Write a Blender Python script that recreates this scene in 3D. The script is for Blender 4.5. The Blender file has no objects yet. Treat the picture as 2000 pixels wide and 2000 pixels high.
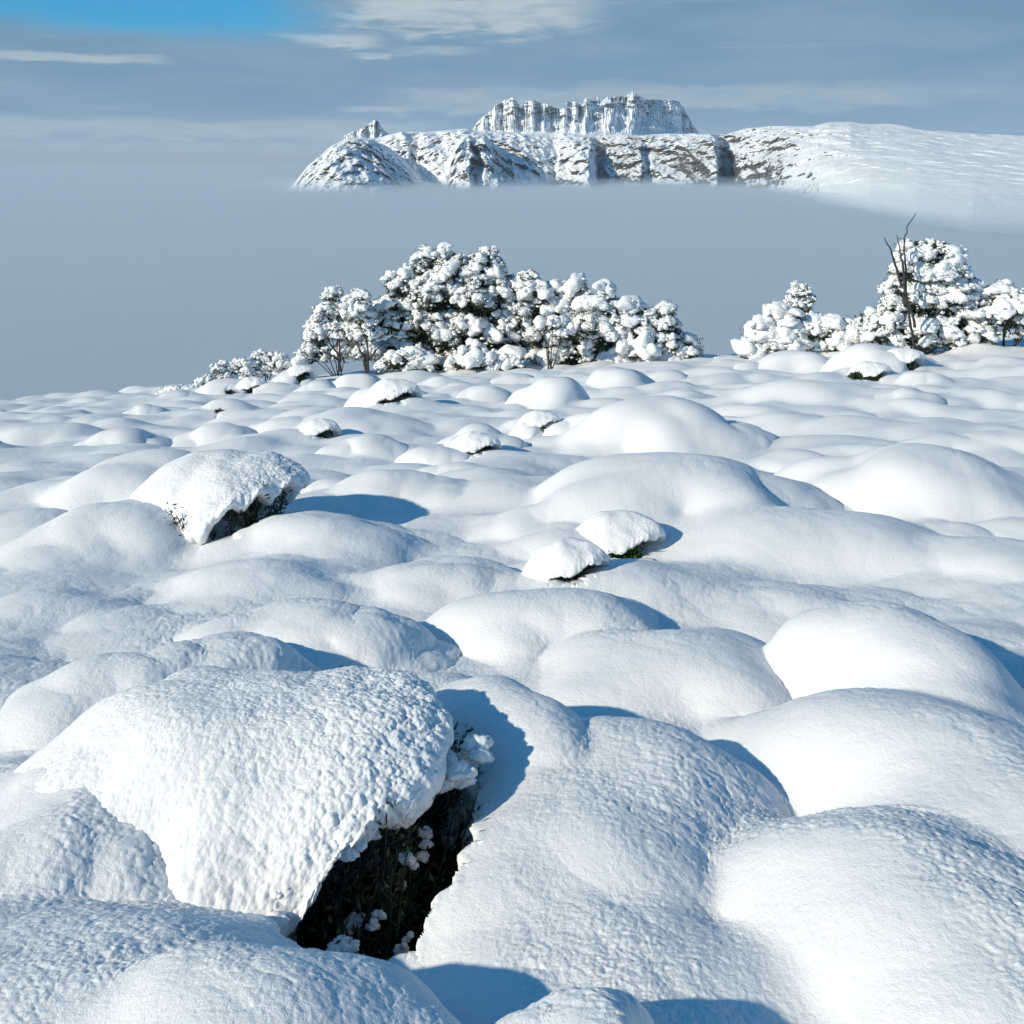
import bpy, math, random
import numpy as np

# ------------------------------------------------------------------ camera, world, sun, exposure
SC = bpy.context.scene
COL = SC.collection
EYE = 1.5                      # eye height above the datum at the photographer's feet
F, HZ = 2000.0, 320.0          # focal length and horizon row, in pixels of the 2000 px photograph

cam = bpy.data.cameras.new('camera'); camo = bpy.data.objects.new('camera', cam); COL.objects.link(camo)
cam.sensor_width = 36; cam.lens = 36; cam.shift_y = -(1000 - HZ) / 2000
cam.clip_start = 0.05; cam.clip_end = 80000
camo.location = (0, 0, EYE); camo.rotation_euler = (math.pi / 2, 0, 0)
SC.camera = camo

SUN_EL, SUN_AZ = math.radians(26.5), math.radians(180 + 58)      # azimuth from +Y towards +X
sund = np.array([math.sin(SUN_AZ) * math.cos(SUN_EL), math.cos(SUN_AZ) * math.cos(SUN_EL), math.sin(SUN_EL)])
sun = bpy.data.lights.new('sun', 'SUN'); suno = bpy.data.objects.new('sun', sun); COL.objects.link(suno)
sun.energy = 4.15; sun.angle = math.radians(1.1); sun.color = (1.0, 0.91, 0.72)
from mathutils import Vector
suno.rotation_euler = Vector(sund).to_track_quat('Z', 'Y').to_euler()

SC.view_settings.view_transform = 'Standard'; SC.view_settings.look = 'None'
SC.view_settings.exposure = 0.0; SC.view_settings.gamma = 1
SC.render.engine = 'CYCLES'
cy = SC.cycles
cy.use_denoising = True
try: cy.denoiser = 'OPENIMAGEDENOISE'
except Exception: pass
cy.max_bounces = 6; cy.diffuse_bounces = 3; cy.glossy_bounces = 2; cy.transmission_bounces = 2
cy.volume_bounces = 1; cy.transparent_max_bounces = 8
cy.use_adaptive_sampling = True; cy.adaptive_threshold = 0.01
cy.sample_clamp_indirect = 4

class NT:
    """tiny helper for node trees"""
    def __init__(s, tree): s.t = tree; s.t.nodes.clear()
    def n(s, kind, ins=None, **props):
        nd = s.t.nodes.new(kind)
        for k, v in props.items(): setattr(nd, k, v)
        for k, v in (ins or {}).items(): s.put(nd.inputs[k], v)
        return nd
    def put(s, sock, v):
        if isinstance(v, bpy.types.NodeSocket): s.t.links.new(v, sock)
        elif isinstance(v, bpy.types.Node): s.t.links.new(v.outputs[0], sock)
        else:
            if isinstance(v, tuple) and len(v) == 3 and sock.type == 'RGBA': v = v + (1,)
            sock.default_value = v
    def m(s, op, a, b=0.0, c=0.0, clamp=False):
        return s.n('ShaderNodeMath', {0: a, 1: b, 2: c}, operation=op, use_clamp=clamp).outputs[0]
    def step(s, v, lo, hi, a=0.0, b=1.0):
        return s.n('ShaderNodeMapRange', {0: v, 1: lo, 2: hi, 3: a, 4: b}, interpolation_type='SMOOTHSTEP').outputs[0]
    def mix(s, f, a, b):
        nd = s.n('ShaderNodeMix', data_type='RGBA')
        s.put(nd.inputs[0], f); s.put(nd.inputs[6], a); s.put(nd.inputs[7], b)
        return nd.outputs[2]
    def noise(s, vec, scale, detail=3.0, rough=0.5, dist=0.0):
        return s.n('ShaderNodeTexNoise', {'Vector': vec, 'Scale': scale, 'Detail': detail, 'Roughness': rough, 'Distortion': dist}).outputs[0]

W = bpy.data.worlds.new('World'); SC.world = W; W.use_nodes = True
def build_world():
    t = NT(W.node_tree)
    sky = t.n('ShaderNodeTexSky', sky_type='NISHITA', sun_disc=False, sun_elevation=SUN_EL, sun_rotation=SUN_AZ,
              altitude=1000.0, air_density=1.0, dust_density=0.4, ozone_density=3.0)
    skyc = t.n('ShaderNodeMix', data_type='RGBA', blend_type='MULTIPLY')
    skyc.inputs[0].default_value = 1; t.put(skyc.inputs[6], sky.outputs[0]); skyc.inputs[7].default_value = (SKYM[0], SKYM[1], SKYM[2], 1)
    co = t.n('ShaderNodeTexCoord').outputs['Generated']
    sep = t.n('ShaderNodeSeparateXYZ', {0: co})
    x, y, z = sep.outputs
    az = t.m('ARCTAN2', x, y)                         # direction of view: azimuth and elevation
    el = t.m('ARCSINE', z)
    vec = t.n('ShaderNodeCombineXYZ', {0: az, 1: t.m('MULTIPLY', el, 5.0), 2: 0.0}).outputs[0]
    vecl = t.n('ShaderNodeCombineXYZ', {0: az, 1: t.m('MULTIPLY', el, 16.0), 2: 0.0}).outputs[0]
    n1 = t.noise(vec, 5.0, 6, 0.55, 0.3)
    n2 = t.noise(vecl, 3.2, 6, 0.6, 0.4)
    n3 = t.noise(vec, 16.0, 5, 0.6, 0.5)
    # stratus deck: thins out to the left above, opens to blue
    wob = t.m('MULTIPLY', t.m('SUBTRACT', n1, 0.5), 0.16)
    a1 = t.m('ADD', az, wob)
    e1 = t.m('ADD', el, t.m('MULTIPLY', wob, 0.35))
    left = t.step(a1, -0.26, -0.13, 1, 0)
    high = t.step(e1, 0.108, 0.138)
    veryhigh = t.step(e1, 0.17, 0.36)                 # overhead the sky is mostly open
    gap = t.m('MAXIMUM', t.m('MULTIPLY', left, high), t.m('MULTIPLY', veryhigh, 0.9))
    cover = t.m('SUBTRACT', 1.0, t.m('MULTIPLY', gap, 0.93), clamp=True)
    grey = t.mix(t.step(n1, 0.35, 0.68), (0.160, 0.325, 0.505), (0.240, 0.390, 0.540))
    # pale bands low down and streaks
    def band(e0, w, a0, a1_, soft=0.08, amp=0.35):
        ee = t.m('ADD', el, t.m('ADD', t.m('MULTIPLY', t.m('SUBTRACT', n3, 0.5), w * 1.7), t.m('MULTIPLY', t.m('SUBTRACT', n1, 0.5), w * 1.6)))
        b = t.m('MULTIPLY', t.step(ee, e0 - w, e0 - w * 0.35), t.step(ee, e0 + w * 0.35, e0 + w, 1, 0))
        aw = t.m('ADD', az, t.m('MULTIPLY', t.m('SUBTRACT', n3, 0.5), 0.09))
        b = t.m('MULTIPLY', b, t.step(aw, a0 - soft, a0 + soft * 0.4))
        b = t.m('MULTIPLY', b, t.step(aw, a1_ - soft * 0.4, a1_ + soft, 1, 0))
        return t.m('MULTIPLY', b, amp)
    tot = None
    for args in ((0.033, 0.0125, -0.9, -0.10, 0.07, 0.62), (0.014, 0.012, -0.9, -0.16, 0.06, 0.55), (0.062, 0.018, -0.10, 0.36, 0.06, 0.50),
                 (0.095, 0.006, -0.9, -0.34, 0.03, 0.7), (0.150, 0.030, -0.14, 0.06, 0.05, 0.95), (0.118, 0.009, -0.22, -0.14, 0.02, 0.9),
                 (0.104, 0.004, -0.16, -0.12, 0.02, 0.8), (0.110, 0.006, -0.10, -0.05, 0.03, 0.5), (0.053, 0.0035, -0.16, -0.10, 0.02, 0.6)):
        b = band(*args); tot = b if tot is None else t.m('MAXIMUM', tot, b)
    st = t.m('MULTIPLY', t.step(n2, 0.56, 0.74), t.m('MULTIPLY', t.step(el, 0.0, 0.02), 0.40))
    wh = t.m('MAXIMUM', tot, st, clamp=True)
    wh = t.m('MULTIPLY', wh, t.step(n3, 0.30, 0.62, 0.50, 1.05))
    cl = t.mix(wh, grey, (0.58, 0.68, 0.73))
    # low dark blur of cloud over the fog at the left
    dk = t.m('MULTIPLY', t.m('MULTIPLY', t.step(el, -0.002, 0.006), t.step(el, 0.006, 0.016, 1, 0)), t.step(az, -0.24, -0.18, 1, 0))
    dk = t.m('MULTIPLY', dk, t.step(n3, 0.35, 0.65))
    cl = t.mix(t.m('MULTIPLY', dk, 0.45), cl, (0.20, 0.315, 0.44))
    hz = t.m('MULTIPLY', t.step(el, 0.003, 0.020, 1, 0), t.step(el, -0.05, -0.02))
    cl = t.mix(hz, cl, (0.345, 0.435, 0.535))
    b_sky = t.n('ShaderNodeBackground', {0: skyc.outputs[2], 1: SKYS})
    b_cl = t.n('ShaderNodeBackground', {0: cl, 1: CLS})
    mx = t.n('ShaderNodeMixShader', {0: cover, 1: b_sky.outputs[0], 2: b_cl.outputs[0]})
    t.n('ShaderNodeOutputWorld', {0: mx.outputs[0]})
SKYS, SKYM, CLS = 0.14, (0.03, 0.68, 0.90), 0.84
build_world()

# ------------------------------------------------------------------ helpers
def pt(px, py, Y): return ((px - 1000) / F * Y, Y, EYE + (HZ - py) / F * Y)

def tag(o, label=None, cat=None, group=None, kind=None):
    for k, v in (('label', label), ('category', cat), ('group', group), ('kind', kind)):
        if v: o[k] = v
    return o

def mesh_np(name, V, Fc, mat, parent=None, smooth=True, matidx=None):
    """V (n,3); Fc a list of (m,k) index arrays"""
    if not isinstance(Fc, (list, tuple)): Fc = [Fc]
    me = bpy.data.meshes.new(name)
    V = np.ascontiguousarray(V, dtype=np.float32)
    me.vertices.add(len(V)); me.vertices.foreach_set('co', V.ravel())
    nl = sum(f.size for f in Fc); npoly = sum(len(f) for f in Fc)
    me.loops.add(nl); me.polygons.add(npoly)
    me.loops.foreach_set('vertex_index', np.concatenate([f.ravel() for f in Fc]).astype(np.int32))
    tot = np.concatenate([np.full(len(f), f.shape[1], np.int32) for f in Fc])
    st = np.zeros(npoly, np.int32); st[1:] = np.cumsum(tot)[:-1]
    me.polygons.foreach_set('loop_start', st); me.polygons.foreach_set('loop_total', tot)
    me.polygons.foreach_set('use_smooth', np.full(npoly, smooth, bool))
    for m in (mat if isinstance(mat, (list, tuple)) else [mat]): me.materials.append(m)
    if matidx is not None: me.polygons.foreach_set('material_index', matidx.astype(np.int32))
    me.update(calc_edges=True)
    o = bpy.data.objects.new(name, me); COL.objects.link(o)
    if parent: o.parent = parent
    return o

def gridfaces(nr, nc):
    i = (np.arange(nr - 1)[:, None] * nc + np.arange(nc - 1)[None, :]).ravel()
    return np.stack([i, i + 1, i + nc + 1, i + nc], 1)

_r = np.random.RandomState(7)
_P = np.concatenate([_r.permutation(256)] * 3).astype(np.int32)
_G2 = np.stack([np.cos(np.arange(256) * 2.399), np.sin(np.arange(256) * 2.399)], 1).astype(np.float32)
def perlin(x, y, seed=0):
    x = np.asarray(x, np.float32) + np.float32(seed * 17.31); y = np.asarray(y, np.float32) + np.float32(seed * 9.77)
    xi = np.floor(x); yi = np.floor(y); fx = x - xi; fy = y - yi
    xi = xi.astype(np.int32) & 255; yi = yi.astype(np.int32) & 255
    u = fx * fx * fx * (fx * (fx * 6 - 15) + 10); v = fy * fy * fy * (fy * (fy * 6 - 15) + 10)
    def g(ix, iy, dx, dy):
        h = _P[_P[ix & 255] + (iy & 255)]
        gg = _G2[h]; return gg[..., 0] * dx + gg[..., 1] * dy
    a = g(xi, yi, fx, fy); b = g(xi + 1, yi, fx - 1, fy)
    c = g(xi, yi + 1, fx, fy - 1); d = g(xi + 1, yi + 1, fx - 1, fy - 1)
    r = a + u * (b - a); s = c + u * (d - c)
    return (r + v * (s - r)) * 1.5
def perlin3(x, y, z, seed=0):
    # cheap 3D noise: slices blended in z
    zi = np.floor(z); fz = z - zi; w = fz * fz * (3 - 2 * fz)
    h = (zi * 37.7)
    a = perlin(x + h, y - h * 0.61, seed); b = perlin(x + h + 37.7, y - (h + 37.7) * 0.61, seed)
    return a + w * (b - a)
def fbm(x, y, oct=4, seed=0, gain=0.5):
    s = 0; a = 1.0; f = 1.0
    for i in range(oct):
        s = s + a * perlin(x * f, y * f, seed + i * 3); a *= gain; f *= 2.03
    return s
def fbm3(x, y, z, oct=4, seed=0, gain=0.5):
    s = 0; a = 1.0; f = 1.0
    for i in range(oct):
        s = s + a * perlin3(x * f, y * f, z * f, seed + i * 3); a *= gain; f *= 2.03
    return s
def _hash2(ix, iy, k):
    h = (ix.astype(np.int64) * 374761393 + iy.astype(np.int64) * 668265263 + k * 1274126177) & 0xffffffff
    h = ((h ^ (h >> 13)) * 1103515245) & 0xffffffff
    return ((h ^ (h >> 16)) & 0xffff).astype(np.float32) / 65535.0
def lumps(x, y, seed=0):
    """rounded granules of uneven size and height, 0..1"""
    xi = np.floor(x); yi = np.floor(y); out = np.zeros(np.shape(x), np.float32)
    for dx in (-1, 0, 1):
        for dy in (-1, 0, 1):
            cx = xi + dx; cy_ = yi + dy
            px_ = cx + _hash2(cx, cy_, seed); py_ = cy_ + _hash2(cx, cy_, seed + 7)
            r = 0.55 + 0.5 * _hash2(cx, cy_, seed + 13)
            d2 = ((x - px_) ** 2 + (y - py_) ** 2) / (r * r)
            out = np.maximum(out, (1 - d2) * (0.45 + 0.55 * _hash2(cx, cy_, seed + 19)))
    return np.clip(out, 0, 1)
def sstep(v, a, b):
    t = np.clip((v - a) / (b - a), 0, 1); return t * t * (3 - 2 * t)

# ------------------------------------------------------------------ materials
def material(name):
    m = bpy.data.materials.new(name); m.use_nodes = True
    return m, NT(m.node_tree)

def snow_mat(name, bump_scale=260.0, bump=0.38, sss=0.0, col=(0.86, 0.865, 0.86)):
    m, t = material(name)
    co = t.n('ShaderNodeTexCoord').outputs['Object']
    n = t.noise(co, bump_scale, 4, 0.65)
    n2 = t.noise(co, bump_scale * 0.28, 3, 0.6)
    h = t.m('ADD', n, t.m('MULTIPLY', n2, 1.6))
    bp = t.n('ShaderNodeBump', {'Strength': bump, 'Distance': 0.006, 'Height': h})
    p = t.n('ShaderNodeBsdfPrincipled', {'Base Color': col, 'Roughness': 0.72, 'Normal': bp.outputs[0], 'IOR': 1.31})
    if sss:
        p.inputs['Subsurface Weight'].default_value = sss
        p.inputs['Subsurface Radius'].default_value = (0.6, 0.8, 1.0)
        p.inputs['Subsurface Scale'].default_value = 0.02
    t.n('ShaderNodeOutputMaterial', {0: p.outputs[0]})
    return m
M_SNOW = snow_mat('snow')
M_SNOWT = snow_mat('tree_snow', 60.0, 0.25)

def plain(name, c1, c2, scale, rough=0.8, bump=0.3):
    m, t = material(name)
    co = t.n('ShaderNodeTexCoord').outputs['Object']
    n = t.noise(co, scale, 5, 0.6)
    bp = t.n('ShaderNodeBump', {'Strength': bump, 'Distance': 0.02, 'Height': n})
    p = t.n('ShaderNodeBsdfPrincipled', {'Base Color': t.mix(t.step(n, 0.3, 0.7), c1, c2), 'Roughness': rough, 'Normal': bp.outputs[0]})
    t.n('ShaderNodeOutputMaterial', {0: p.outputs[0]})
    return m
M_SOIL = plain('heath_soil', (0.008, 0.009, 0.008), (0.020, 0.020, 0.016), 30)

def mountain_mat(name, rock_lo, tilt, bias, strat=(1, 1, 6), rock=((0.035, 0.042, 0.045), (0.12, 0.125, 0.12)), ns=0.02):
    m, t = material(name)
    geo = t.n('ShaderNodeNewGeometry')
    pos = geo.outputs['Position']; nz = t.n('ShaderNodeSeparateXYZ', {0: geo.outputs['Normal']}).outputs[2]
    mp = t.n('ShaderNodeMapping', {0: pos, 'Rotation': (tilt[0], tilt[1], 0), 'Scale': strat})
    n1 = t.noise(mp.outputs[0], ns, 8, 0.68, 0.6)
    n2 = t.noise(pos, ns * 0.35, 4, 0.6)
    n3 = t.noise(pos, ns * 5, 3, 0.7)
    at = t.n('ShaderNodeAttribute', attribute_name='rock').outputs['Fac']
    v = t.m('ADD', t.m('MULTIPLY', t.m('SUBTRACT', n1, 0.5), 1.9), t.m('MULTIPLY', t.m('SUBTRACT', n2, 0.5), 0.8))
    v = t.m('ADD', v, t.m('MULTIPLY', t.m('SUBTRACT', n3, 0.5), 0.5))
    v = t.m('ADD', v, t.m('MULTIPLY', t.m('SUBTRACT', at, 0.5), 1.5))
    v = t.m('SUBTRACT', v, t.m('MULTIPLY', t.m('SUBTRACT', nz, 0.5), 0.9))
    v = t.m('ADD', v, bias)
    f = t.step(v, rock_lo, rock_lo + 0.22)
    rc = t.mix(t.step(n3, 0.35, 0.65), rock[0], rock[1])
    c = t.mix(f, (0.84, 0.86, 0.87), rc)
    bp = t.n('ShaderNodeBump', {'Strength': 0.5, 'Distance': 6.0, 'Height': n1})
    p = t.n('ShaderNodeBsdfPrincipled', {'Base Color': c, 'Roughness': 0.85, 'Normal': bp.outputs[0]})
    t.n('ShaderNodeOutputMaterial', {0: p.outputs[0]})
    return m

# ------------------------------------------------------------------ snow ground
_Yt = np.array([-8, 0.5, 1.2, 1.9, 2.6, 3.6, 5, 7, 10, 14, 19, 25, 28, 60])
_ht = np.array([1.0, 1.35, 1.50, 1.62, 1.79, 1.94, 2.175, 2.45, 2.9, 3.5, 4.23, 5.08, 5.50, 10.0])
_Ys = np.linspace(-8, 60, 1400); _hs = np.interp(_Ys, _Yt, _ht)
_k = np.hanning(41); _k /= _k.sum()
_hs2 = np.convolve(np.pad(_hs, 20, mode='edge'), _k, 'valid')
def gbase(x, Y):
    h = np.interp(Y, _Ys, _hs2)
    u = x / np.maximum(Y, 1.0)
    z = EYE - h + 0.055 * np.clip(x, -40, 40) * sstep(Y, 4, 25)
    Yr = 26.5 + 5.0 * np.clip(u + 0.12, -0.6, 0.0) * 2 + 0.6 * np.sin(x * 0.6)
    d = np.maximum(Y - Yr, 0)
    return z - 0.42 * d * d / (d + 4.0)
def Y_at(px, py):
    Ys = np.geomspace(1.0, 27, 400); u = (px - 1000) / F
    rows = HZ + F * (EYE - gbase(u * Ys, Ys)) / Ys
    return float(np.interp(-py, -rows, Ys)) if rows[0] > rows[-1] else 5.0

# (left px, right px, top row, base row, depth ratio, rotation deg)
MOUNDS = [
 (200,258,764,792,.8,0),(262,318,760,785,.8,0),(378,504,738,775,.8,0),(494,566,747,773,.8,0),(533,610,720,758,.8,0),(579,652,741,776,.8,0),
 (649,737,729,766,.8,0),(684,784,756,806,.8,0),(382,500,778,816,.8,0),(248,316,790,818,.8,0),(170,305,836,880,.8,0),(350,488,826,872,.8,0),
 (486,632,815,862,.8,0),(552,822,797,862,.7,0),(628,786,850,916,.8,0),(784,906,874,922,.7,0),(866,1004,816,902,.8,0),(1000,1102,796,868,.8,0),
 (446,512,886,932,.8,0),(540,637,888,924,.8,0),(598,700,930,992,.7,0),(817,957,905,958,.8,0),
 (506,604,952,994,.8,0),(878,972,1016,1056,.8,0),
 (1004,1147,736,802,.8,0),(1093,1219,772,870,.8,0),(1151,1262,716,766,.8,0),(1246,1370,744,776,.7,0),
 (1405,1492,826,880,.8,0),(1424,1487,702,732,.8,0),(1478,1622,684,730,.8,0),(1619,1790,670,732,.8,0),(1412,1745,740,802,.6,0),(1438,1532,728,754,.8,0),
 (1716,1830,757,804,.8,0),(1754,1850,724,766,.8,0),(1378,1622,944,1002,.6,-8),
 
 
 (700,900,775,812,.8,0),(1330,1450,716,742,.8,0),(960,1040,728,752,.8,0),(900,1000,752,790,.8,0),(730,860,724,752,.8,0),(820,905,735,765,.8,0),
 (1255,1345,722,748,.7,0),(1560,1660,760,790,.8,0),(300,390,762,790,.8,0),
 (750,1010,1095,1190,.6,0),(960,1240,1100,1180,.6,0),
]
# explicit near mounds in metres: cx, cy, rx, ry, top height above datum z, rot
def dome(H, X, Y, cx, cy, rx, ry, h, rot=0, p=2.0, kk=0.25, base=None, wx=0, wy=0, mixw=0.6):
    c, s = math.cos(rot), math.sin(rot)
    dx = X - cx; dy = Y - cy
    a = (dx * c + dy * s) / rx + wx; b = (-dx * s + dy * c) / ry + wy
    d2 = a * a + b * b
    d = np.sqrt(d2)
    f = (1 - mixw) * (1 - d ** p) + mixw * (1 - sstep(d, 0, 1.45) * 1.06)
    v = base + h * f
    k = kk * h
    hh = np.maximum(k - np.abs(H - v), 0) / k
    return np.maximum(H, v) + hh * hh * k * 0.25

NC, NR = 1200, 1500
def build_ground():
    # rows evenly spaced on screen from under the camera to the ridge, then geometric down into the valley
    Yf = np.geomspace(0.9, 32, 6000)
    rows = HZ + F * np.interp(Yf, _Ys, _hs2) / Yf
    r = np.linspace(rows[0], rows[-1], NR)
    # denser than screen-even in the mid distance, so that front faces keep their rows
    w = np.cumsum(1 + 0.0 * r)
    Ya = np.interp(-r, -rows, Yf)
    Y1 = np.concatenate([np.linspace(-8, 0.85, 60), Ya, np.geomspace(32.5, 420, 60)])
    u = np.linspace(-1, 1, NC); u = u * (0.62 + 0.38 * np.abs(u) ** 3)
    Wd = np.where(Y1 > 0.9, 1.0 * Y1 + 0.6, 1.5)
    Wd = np.where(Y1 < 0.9, 1.5 + (0.9 - Y1) * 0.6, Wd)
    X = (u[None, :] * Wd[:, None]).astype(np.float32); Y = np.repeat(Y1[:, None], NC, 1).astype(np.float32)
    B = gbase(X, Y).astype(np.float32)
    sw = 0.08 * sstep(Y, 2.5, 6) + 0.03
    fill = 0.06 * sstep(Y, 2.6, 4) - 0.03 * sstep(Y, 7, 10)
    global PITM
    PITM = []
    H = B + fill + sw * (0.45 + 1.1 * fbm(X * 0.75, Y * 0.75, 2, 5)) + 0.05 * sstep(Y, 8, 14) * perlin(X * 1.9, Y * 1.9, 8)
    rnd = random.Random(3)
    def apply(cx, cy_, rx, ry, h, rot, p=2.4, kk=0.45, seed=0, wamp=0.25, mixw=0.6):
        nonlocal H
        R = max(rx, ry) * 1.7
        i0, i1 = np.searchsorted(Y1, cy_ - R), np.searchsorted(Y1, cy_ + R)
        if i1 <= i0: return
        row = slice(i0, i1)
        m = np.abs(X[row] - cx).min(0) < R
        j = np.nonzero(m)[0]
        if not len(j): return
        sl = (row, slice(j[0], j[-1] + 1))
        x, y = X[sl], Y[sl]
        s = 1.1 / max(rx, ry)
        wx = wamp * fbm(x * s, y * s, 2, seed + 11, .4); wy = wamp * fbm(x * s, y * s, 2, seed + 23, .4)
        H[sl] = dome(H[sl], x, y, cx, cy_, rx, ry, h, rot, p, kk, B[sl], wx, wy, mixw)
    # random filler mounds everywhere (also outside the frame)
    for k in range(560):
        Yc = math.exp(rnd.uniform(math.log(1.6), math.log(27))); uu = rnd.uniform(-1.0, 1.0)
        inside = abs(uu) < 0.42
        if inside and Yc < 3.4: continue
        r0 = rnd.uniform(.28, .62) * (1.0 if Yc > 5 else .8)
        hh = r0 * rnd.uniform(.28, .5) * (0.75 if inside and Yc > 8 else .5 if inside else 1)
        apply(uu * Yc, Yc, r0 * rnd.uniform(.9, 1.5), r0, hh, rnd.uniform(-.4, .4), seed=k)
    for i, (l, rr, top, bs, dr, rot) in enumerate(MOUNDS):
        cxp = (l + rr) / 2
        Yb = Y_at(cxp, bs)
        hw = (rr - l) / 2 / F * Yb
        ry = hw * dr
        Yc = Yb + ry * 0.9
        hw = (rr - l) / 2 / F * Yc
        cx = (cxp - 1000) / F * Yc
        zt = EYE + (HZ - top) / F * Yc
        h = zt - float(gbase(np.array([cx]), np.array([Yc]))[0])
        h = min(max(h, 0.10 * hw), 0.95 * hw)
        apply(cx, Yc, hw * 1.2, ry * 1.25, h, math.radians(rot), seed=100 + i, mixw=(0.15, 0.4, 0.7)[i % 3] if Yc > 7 else (0.35, 0.5, 0.75)[i % 3], kk=.3 if Yc > 7 else .45)
    for cx_, cy2, r_ in TDOME: apply(cx_, cy2, 2.3 * r_, 1.7 * r_, 1.15 * r_, 0, mixw=.5, kk=.7, wamp=.2, seed=int(cx_ * 10) % 90)
    for a in NEAR: apply(*a[:6], **(a[6] if len(a) > 6 else {}))
    # snow pits round buried shrubs
    for (cx, cy_, rx, ry, dep, rot) in PITS:
        c, s = math.cos(rot), math.sin(rot)
        dx, dy = X - cx, Y - cy_
        a = (dx * c + dy * s) / rx; b = (-dx * s + dy * c) / ry
        n = 0.18 * perlin(X * 6 / max(rx, .2), Y * 6 / max(rx, .2), 77)
        d = np.sqrt(a * a + b * b) + n * 0.6
        H = H - dep * (1 - sstep(d, 0.62, 1.1))
    for key, (px, row, r) in TUFTS.items():
        k = (HZ - row) / F; u_ = (px - 1000) / F
        j = np.clip(np.searchsorted(Y1, np.geomspace(1.3, 28, 900)), 1, len(Y1) - 1)
        for jj in np.unique(j):
            zz = np.interp(u_ * Y1[jj] / Wd[jj], u, H[jj])
            if EYE + k * Y1[jj] < zz:
                THIT[key] = (u_ * Y1[jj], Y1[jj], float(zz)); break
        cx, cy_, _z = THIT[key]
        if key == 'cap':
            cx += .30; cy_ += .42
            d = np.sqrt(((X - cx) / .30) ** 2 + ((Y - cy_) / .40) ** 2) + .12 * perlin(X * 6, Y * 6, 79)
            H = np.where(d < 1.2, H - .5 * (1 - sstep(d, 0.5, 1.05)), H); PITM.append((cx, cy_, .26, .35, 0, 0)); continue
        a = (X - cx) / (r * .95); b = (Y - cy_ - r * .35) / (r * .9)
        d = np.sqrt(a * a + b * b) + 0.15 * perlin(X * 3 / r, Y * 3 / r, 79)
        H = np.where(d < 1.2, H - r * {'green': 1.2, 'foot': 1.0, 'blue': .95}.get(key, .8) * (1 - sstep(d, 0.35, 1.0)), H)
        PITM.append((cx, cy_ + r * .35, r * .6, r * .6, 0, 0))
    # medium and small relief
    gy, gx = np.gradient(H, axis=0), np.gradient(H, axis=1)
    dY = np.gradient(Y, axis=0); dX = np.gradient(X, axis=1)
    sx = gx / dX; sy = (gy - sx * np.gradient(X, axis=0)) / dY
    nrm = np.sqrt(1 + sx * sx + sy * sy)
    lit = (-sx * sund[0] - sy * sund[1] + sund[2]) / nrm
    # wind-side faces are packed smooth, tops and lee faces carry loose hoar
    rough = sstep(-lit, -0.62, -0.30) * sstep(1 / nrm, 0.5, 0.8)
    rough = np.clip(rough * (0.65 + 0.7 * perlin(X * 1.7, Y * 1.7, 3)), 0, 1)
    cell = np.maximum(dX, dY * 0.5)
    R = 0
    for f, a, sd in ((5, .012, 0), (11, .007, 1), (24, .0040, 2), (50, .0028, 3), (100, .0024, 4), (200, .0017, 5)):
        n = perlin(X * f, Y * f, 40 + sd)
        n = np.sqrt(np.abs(n) + 0.02) - 0.45
        fade = np.clip(1.0 / (f * cell * 2.2) - 0.3, 0, 1)
        base_a = 0.18 if f > 20 else 0.35
        R = R + a * 0.75 * n * fade * (base_a + (1 - base_a) * rough)
    wxx = X + 0.012 * perlin(X * 25, Y * 25, 91); wyy = Y + 0.012 * perlin(X * 25, Y * 25, 92)
    for f, a, sd in ((65, .0050, 1), (140, .0036, 2)):
        fade = np.clip(1.0 / (f * cell * 2.0) - 0.3, 0, 1)
        live = fade.max(1) > 0
        n = np.zeros_like(X); n[live] = lumps(wxx[live] * f, wyy[live] * f, sd * 31)
        R = R + a * n * fade * (0.12 + 0.88 * rough)
    far = sstep(Y, 3, 9)
    H = H + R * (1 - 0.25 * far)
    # pillows bulge out over their feet
    bul = 0.05 * np.clip(Y / 3, 0.6, 2.2)
    cap = np.minimum(nrm, 2.0) / np.maximum(nrm, 1e-6)
    Xo = X - sx * cap / nrm * bul; Yo = Y - sy * cap / nrm * bul
    V = np.stack([Xo, Yo, H], -1).reshape(-1, 3)
    Fq = gridfaces(len(Y1), NC)
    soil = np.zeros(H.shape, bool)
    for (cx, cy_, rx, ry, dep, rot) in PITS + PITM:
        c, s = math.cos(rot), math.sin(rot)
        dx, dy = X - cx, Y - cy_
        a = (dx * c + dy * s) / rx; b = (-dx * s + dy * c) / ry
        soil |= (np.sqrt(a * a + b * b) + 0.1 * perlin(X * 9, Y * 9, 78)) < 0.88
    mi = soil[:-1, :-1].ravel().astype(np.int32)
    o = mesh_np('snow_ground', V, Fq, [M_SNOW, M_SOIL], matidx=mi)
    tag(o, 'hummocky snow-covered heath sloping away to the ridge', kind='structure')
    return X, Y, H, Y1, u, Wd

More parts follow.
